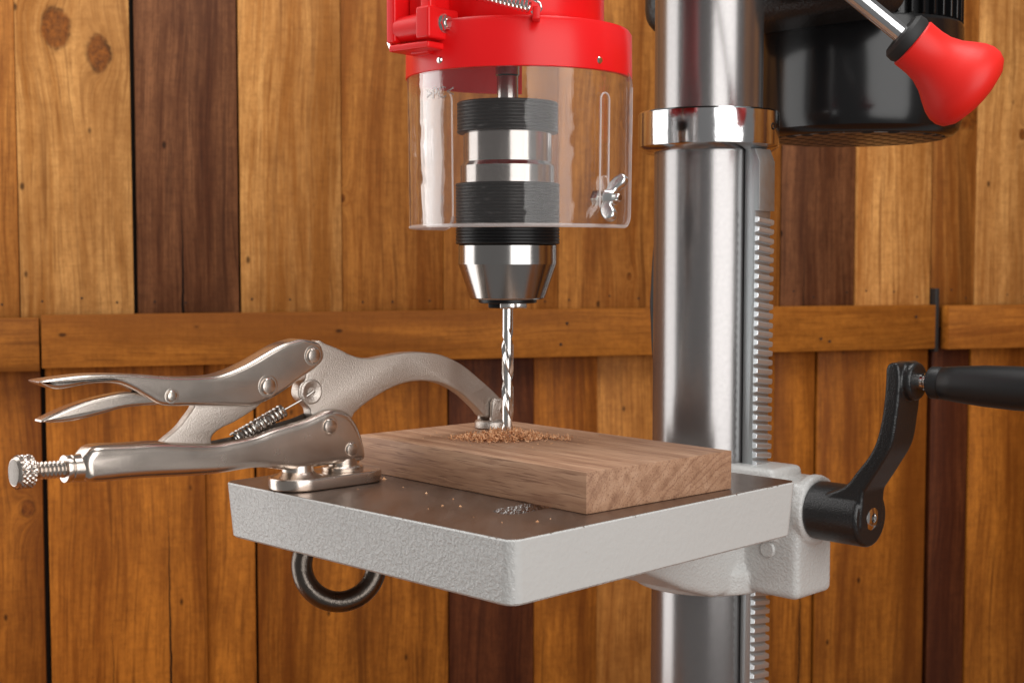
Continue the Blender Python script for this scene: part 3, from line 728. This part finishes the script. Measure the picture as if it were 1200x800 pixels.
# ------------------------------------------------------------------ twist drill
BT = 22.55
sec = []
nS = 40
for i in range(nS):
    a = 2 * math.pi * i / nS; c = math.cos(a * 2)
    r = 3.65 if c > -0.15 else 3.65 - 2.1 * min(1, (-0.15 - c) / 0.55)
    sec.append((r * math.cos(a), r * math.sin(a)))
V, Fc = [], []
zs = [112] + [92 - 1.0 * k for k in range(0, 76)] 
for j, z_ in enumerate(zs):
    f = min(1, max(0, (92 - z_) / 8)); tw = R(40) + max(0, 92 - z_) / 52 * 2 * math.pi
    for i in range(nS):
        a = 2 * math.pi * i / nS
        x = sec[i][0] * f + 3.35 * math.cos(a) * (1 - f); y = sec[i][1] * f + 3.35 * math.sin(a) * (1 - f)
        V.append((x * math.cos(tw) - y * math.sin(tw), x * math.sin(tw) + y * math.cos(tw), z_))
for j in range(len(zs) - 1):
    for i in range(nS): Fc.append((j * nS + i, j * nS + (i + 1) % nS, (j + 1) * nS + (i + 1) % nS, (j + 1) * nS + i))
Fc.append(tuple(range(nS))); Fc.append(tuple((len(zs) - 1) * nS + i for i in range(nS)))
bit = add('drill_bit', xf((V, Fc), CKM), 'drill_steel', None, base=(CK.x, CK.y, 16), sharp=32)
tag(bit, 'spiral fluted steel drill bit held in the chuck, its tip in the walnut block', 'drill bit')

# ------------------------------------------------------------------ locking clamp
CA = R(42.5)
ce = Vector((math.cos(CA), math.sin(CA), 0)); cn = Vector((math.sin(CA), -math.cos(CA), 0))
CP = Vector((-111, 808, 0))
CF = frame(CP, ce, -cn, ez)                       # x = towards the jaw tip, y = away from the viewer, z = up
clamp = empty('locking_clamp', CP)
tag(clamp, 'nickel plated locking clamp pliers holding the walnut block to the table', 'clamp')
def cpart(name, part, mat, parent=None, **kw): return add(name, xf(part, CF), mat, parent or clamp, **kw)
UP = [(-178.0, 72.9), (-167.6, 74.1), (-148.7, 74.8), (-122.4, 73.0), (-103.2, 70.6), (-86.2, 69.6), (-73.0, 70.3), (-56.5, 75.3), (-36.1, 84.3), (-24.9, 87.2), (-18.5, 87.6), (-8.7, 85.2), (-5.4, 80.2), (-5.5, 75.4), (-10.5, 70.8), (-22.0, 64.6), (-36.4, 56.7), (-52.0, 51.6), (-65.9, 52.2), (-90.7, 54.3), (-109.0, 55.6), (-117.2, 59.8), (-126.5, 65.4), (-135.8, 69.1), (-148.8, 69.9), (-166.5, 68.2), (-173.8, 70.3)]
upper = cpart('upper_handle', prism(UP, -7.5, 7.5, 2.6, 5), 'nickel', weighted=False)
LV = [(-175.7, 53.0), (-165.8, 57.0), (-154.4, 60.4), (-142.8, 62.6), (-128.2, 64.1), (-118.8, 62.2), (-107.9, 60.3), (-105.2, 56.3), (-121.7, 56.2), (-132.4, 55.7), (-144.2, 53.5), (-157.1, 51.5), (-167.2, 51.1), (-174.6, 51.8)]
lever = cpart('release_lever', prism(LV, -5.2, 5.2, 1.9, 4), 'nickel')
LK = [(-87.0, 59.3), (-47.4, 56.5), (-47.4, 51.2), (-62.1, 43.6), (-72.6, 39.9), (-78.6, 35.1), (-80.2, 24.8), (-114.3, 28.2), (-108.6, 35.3), (-98.7, 42.1), (-92.9, 48.1), (-88.5, 53.5)]
cpart('toggle_link', prism(LK, -3.4, 3.4, 0.9, 3), 'nickel_cast')
LW = [(-155.5, 29.5), (-153.1, 34.3), (-147.3, 37.6), (-128.9, 36.7), (-109.9, 35.9), (-81.5, 32.6), (-66.7, 33.2), (-52.9, 34.7), (-40.5, 37.6), (-21.3, 40.7), (-11.5, 43.4), (-3.2, 45.5), (3.5, 45.4), (12.0, 42.3), (18.8, 34.6), (23.1, 23.6), (24.2, 15.0), (21.3, 12.4), (11.7, 11.7), (-5.2, 12.3), (-24.9, 11.6), (-37.6, 13.7), (-53.1, 16.0), (-81.8, 15.4), (-123.9, 17.8), (-149.3, 18.6), (-154.4, 21.6)]
lo_part = xf(prism(LW, -8.8, 8.8, 5.0, 7), CF)
lower = add('lower_body', lo_part, 'nickel', clamp)
slot = to_mesh('slot_tmp', xf(box(-86, 17, -5.2, 5.2, 21, 60, 0.3, 1), CF), CP)
so = bpy.data.objects.new('slot_tmp', slot); col.objects.link(so); so.parent = clamp
bpy.context.view_layer.update()
bake(lower, [('BOOLEAN', dict(operation='DIFFERENCE', object=so, solver='EXACT'))])
bpy.data.objects.remove(so); finish_mesh(lower.data, 38)
JW = [(-8.3, 85.7), (-1.7, 84.0), (6.7, 80.9), (18.6, 75.8), (30.8, 73.8), (43.3, 74.9), (57.9, 76.1), (72.8, 75.6), (88.1, 72.7), (103.7, 65.9), (119.7, 55.0), (132.0, 45.8), (137.2, 40.7), (136.1, 36.9), (124.7, 30.5), (115.6, 37.7), (103.6, 46.9), (89.9, 53.9), (76.5, 57.2), (61.5, 57.9), (46.8, 55.2), (32.4, 49.6), (21.8, 44.0), (16.6, 38.8), (12.7, 24.2), (-2.2, 28.4), (-12.1, 41.7), (-13.6, 46.7), (-20.1, 52.7), (-21.5, 57), (-20.0, 61.6), (-16.7, 64.1), (-15.0, 73.6)]
jaw = cpart('jaw_arm', prism(JW, -4.2, 4.2, 0.8, 3), 'nickel_cast')
cpart('spring_boss', xf(join(lathe([(0, 3.8), (7.4, 3.8), (7.4, 5.0), (6.4, 5.6), (3.0, 5.0), (2.6, 4.6), (0, 4.6)], 32)), frame((-13.0, 0, 56.6), (1, 0, 0), (0, 0, 1), (0, -1, 0))), 'nickel_cast', jaw)
# rivets: one mesh, shared
rv = to_mesh('rivet', lathe([(6.2, -0.4), (6.2, 0.35), (5.2, 0.5), (4.6, 0.45), (4.5, 1.1), (3.9, 1.7), (2.2, 2.05), (0, 2.1)], 32)); rv.materials.append(M['nickel']); finish_mesh(rv, 30)
for (s_, z_, y_, k_, par) in ((-13.4, 77.9, 7.3, 1.0, upper), (-44.4, 62.1, 7.3, 1.05, upper), (-3.1, 35.9, 8.4, 1.0, lower), (12.5, 20.8, 8.4, 0.92, lower), (-104.7, 60.6, 7.3, 0.68, upper)):
    o = share('rivet', rv, par, (0, 0, 0)); o.matrix_local = Matrix.Translation((CF.to_3x3() @ Vector((s_, -y_, z_))) * MM) @ (CF.to_3x3() @ Matrix(((1, 0, 0), (0, 0, -1), (0, 1, 0)))).to_4x4() @ Matrix.Scale(k_, 4)
cpart('release_spring', join(coil((-61.9, 0, 32.8), (-28.8, 0, 46.8), 3.4, 0.85, 13), tube([(-28.8, 0, 46.8), (-20, -3, 51.5), (-14.2, -5.8, 55.8), (-12.2, -5.8, 57), (-11.6, -5.6, 56)], 0.6, 8)), 'iron_spring')
# adjusting screw along the lower body
sc_d = (Vector((-150, 0, 26.0)) - Vector((-186, 0, 27.4))).normalized()
def sframe(s): return along((s, 0, 26.0 + (-150 - s) * 0.034), sc_d)
thr = []
for k in range(9): thr += [(3.7, k * 2.2), (4.6, k * 2.2 + 1.0), (4.6, k * 2.2 + 1.3)]
nose = cpart('screw_sleeve', xf(lathe([(5.5, 0), (7.0, 0.3), (7.2, 1), (7.2, 3), (6.4, 3.6), (7.0, 4.2), (7.3, 8), (7.8, 16), (7.8, 24)], 48), sframe(-163)), 'nickel', lower)
screw = cpart('adjusting_screw', xf(lathe([(0, -2)] + [(3.6, -2)] + thr + [(3.7, 20), (0, 20)], 32), sframe(-180)), 'nickel')
kn = []
nk, nzk = 120, 14
V, Fc = [], []
for j in range(nzk + 1):
    for i in range(nk):
        a = 2 * math.pi * i / nk; zz = 1.2 + 7.6 * j / nzk
        d = 0.75 * min(abs(math.sin(10 * a + zz * 1.1)), abs(math.sin(10 * a - zz * 1.1))) - 0.35
        V.append(((8.3 + d) * math.cos(a), (8.3 + d) * math.sin(a), zz))
for j in range(nzk):
    for i in range(nk): Fc.append((j * nk + i, j * nk + (i + 1) % nk, (j + 1) * nk + (i + 1) % nk, (j + 1) * nk + i))
knurl = join((V, Fc), lathe([(6.2, 0.2), (6.9, 0), (7.9, 0.9), (8.1, 1.3)], 60), lathe([(8.1, 8.7), (6.6, 10), (4, 10.6), (0, 10.6)], 60))
cpart('screw_knob', xf(knurl, sframe(-189)), 'nickel', screw, sharp=25)
cpart('knob_face', xf(lathe([(0, -0.35), (5.0, -0.3), (6.6, -0.05), (6.8, 1.5), (0, 1.5)], 48), sframe(-189)), 'iron_dark', screw)  # darker metal on the end face to tone down the side lamp's reflection
# foot plate, washers, stem and ring nut below the table
def stad(L, W, n=20):
    p = []
    for q in range(n + 1): t = R(-90 + 180 * q / n); p.append(((L - W) / 2 + W / 2 * math.cos(t), W / 2 * math.sin(t)))
    for q in range(n + 1): t = R(90 + 180 * q / n); p.append((-(L - W) / 2 + W / 2 * math.cos(t), W / 2 * math.sin(t)))
    return p
plate = prism(stad(74, 34), 0.2, 7.4, 1.2, 3, smooth=False)
plate = ([(x, z, y) for x, y, z in plate[0]], plate[1])
foot = cpart('foot_plate', plate, 'nickel')
cpart('foot_washer', join(move(lathe([(12.4, 7.4), (12.8, 8), (12.8, 10), (12.0, 10.8), (9, 11), (9, 15)], 40), 12, 0), move(lathe([(15, 7.3), (11.5, 8.6), (9.5, 10.4), (9, 14)], 40), -20, 0)), 'nickel', foot)
cpart('stem', lathe([(6, -30), (6, 1), (7.5, 1), (7.5, 5)], 24), 'iron_dark', foot)
rf = along((-102.4, 800, -46.3), (0.16, -1, 0.20))
rg = []
for i in range(25):
    a = 2 * math.pi * i / 24; pass
prof = []
for i in range(16):
    a = 2 * math.pi * i / 16; prof.append((22.0 + 6.2 * math.cos(a), 6.5 * math.sin(a) * (0.8 + 0.2 * abs(math.sin(a)))))
prof.append(prof[0])
add('ring_nut', xf(lathe(prof, 72), rf), 'iron_dark', clamp)
# swivel pad on the jaw tip
padx = 131.4
pad = cpart('swivel_pad', join(move(lathe([(0, 22.65), (9.8, 22.65), (10.6, 23.4), (10.6, 26.6), (9.8, 27.8), (8, 28.6), (0, 28.6)], 48), padx, 0),
            prism([(padx - 5.5, 27), (padx - 4.8, 40.5), (padx - 2.6, 42.8), (padx + 5, 42.5), (padx + 8, 40), (padx + 8.6, 27)], -7.6, -4.3, 1.1, 3, smooth=False),
            prism([(padx - 5.5, 27), (padx - 4.8, 40.5), (padx - 2.6, 42.8), (padx + 5, 42.5), (padx + 8, 40), (padx + 8.6, 27)], 4.3, 7.6, 1.1, 3, smooth=False)), 'nickel_cast', sharp=45)
cpart('pad_pin', xf(lathe([(0, -9), (3, -9), (3.2, -8), (3.2, 8), (3, 9), (0, 9)], 24), frame((136.0, 0, 35.2), (1, 0, 0), (0, 0, 1), (0, -1, 0))), 'nickel', pad)

# ------------------------------------------------------------------ shavings and specks
rs = random.Random(11)
def shaving(p, L, w, curl):
    rot = Matrix.Rotation(rs.uniform(0, 6.28), 4, 'Z') @ Matrix.Rotation(rs.uniform(-0.9, 0.9), 4, 'X') @ Matrix.Rotation(rs.uniform(-0.9, 0.9), 4, 'Y')
    V, Fc = [], []; n = 5
    for i in range(n + 1):
        t = (i / n - 0.5); a = t * curl
        rr = L / max(0.2, abs(curl)); x = rr * math.sin(a); zc = rr * (1 - math.cos(a))
        ww = w * (1 - 0.5 * abs(t * 2) ** 2)
        V += [(x, -ww / 2 + 0.25 * L * t, zc), (x, ww / 2 + 0.25 * L * t, zc + 0.15 * w)]
    for i in range(n): Fc.append((2 * i, 2 * i + 1, 2 * i + 3, 2 * i + 2))
    mt = Matrix.Translation(p) @ rot
    V2, F2 = xf((V, Fc), mt)
    V2 = [(x, y, max(z, BT + 0.05)) for x, y, z in V2]
    return V2, F2
chips = []
clumps = [(rs.gauss(-3, 12), rs.gauss(-1, 9), rs.uniform(3, 7)) for _ in range(16)] + [(-16, -3, 6), (-22, 0, 4), (8, -6, 6), (15, 2, 6), (-6, -8, 6), (22, 4, 3)]
for i in range(1500):
    if rs.random() < 0.55:
        cx_, cy_, cs_ = rs.choice(clumps); x = rs.gauss(cx_, cs_); y = rs.gauss(cy_, cs_ * 0.8)
    else:
        a = rs.uniform(0, 6.283); d = abs(rs.gauss(0, 1)); x = math.cos(a) * (3.6 + 10.0 * d); y = math.sin(a) * (3.6 + 8.0 * d)
    if abs(x) > 40 or abs(y) > 26 or x * x + y * y < 12: continue
    hh = 5.5 * math.exp(-(x * x + y * y) / 230) + 0.8
    p = Vector((CK.x + x - 1, CK.y + y - 2, BT + 0.2 + rs.random() * hh))
    if rs.random() < 0.4: chips.append(shaving(p, rs.uniform(4, 9), rs.uniform(0.6, 1.3), rs.uniform(3.0, 8.0) * rs.choice((-1, 1))))
    else: chips.append(shaving(p, rs.uniform(1.2, 4.2), rs.uniform(0.35, 0.9), rs.uniform(0.8, 4.0) * rs.choice((-1, 1))))
for i in range(160):
    x, y = rs.gauss(0, 26), rs.gauss(0, 17)
    chips.append(shaving(Vector((CK.x + x, CK.y + y, BT + 0.15)), rs.uniform(0.4, 1.2), rs.uniform(0.3, 0.7), rs.uniform(0.6, 2.0)))
sh = add('wood_shavings', join(*chips), 'chips', None, base=(CK.x, CK.y, BT), sharp=60)
tag(sh, 'reddish brown wood shavings heaped around the drill bit', 'shavings', kind='stuff')
specks = []
for x, y, s_ in ((-49, 776, 1.0), (-28, 735, 1.0), (-38, 737, .8), (-78, 826, 1.6), (-33, 757, .8), (13, 692, 1.0), (-64, 796, .6), (20, 700, .5), (-5, 690, .5), (-90, 790, .5), (-20, 705, .4), (-45, 728, .5)):
    specks.append(xf(([(1, .2, 0), (-.7, .8, 0), (-.6, -.8, 0), (.2, .1, .9)], [(0, 2, 1), (0, 1, 3), (1, 2, 3), (2, 0, 3)]), Matrix.Translation((x, y, 0.06)) @ Matrix.Rotation(x, 4, 'Z') @ Matrix.Scale(s_, 4)))
spm = add('sawdust_specks', join(*specks), 'chips', None, base=(-30, 740, 0), sharp=10)
tag(spm, 'pale sawdust specks scattered on the steel table top', 'sawdust', kind='stuff')
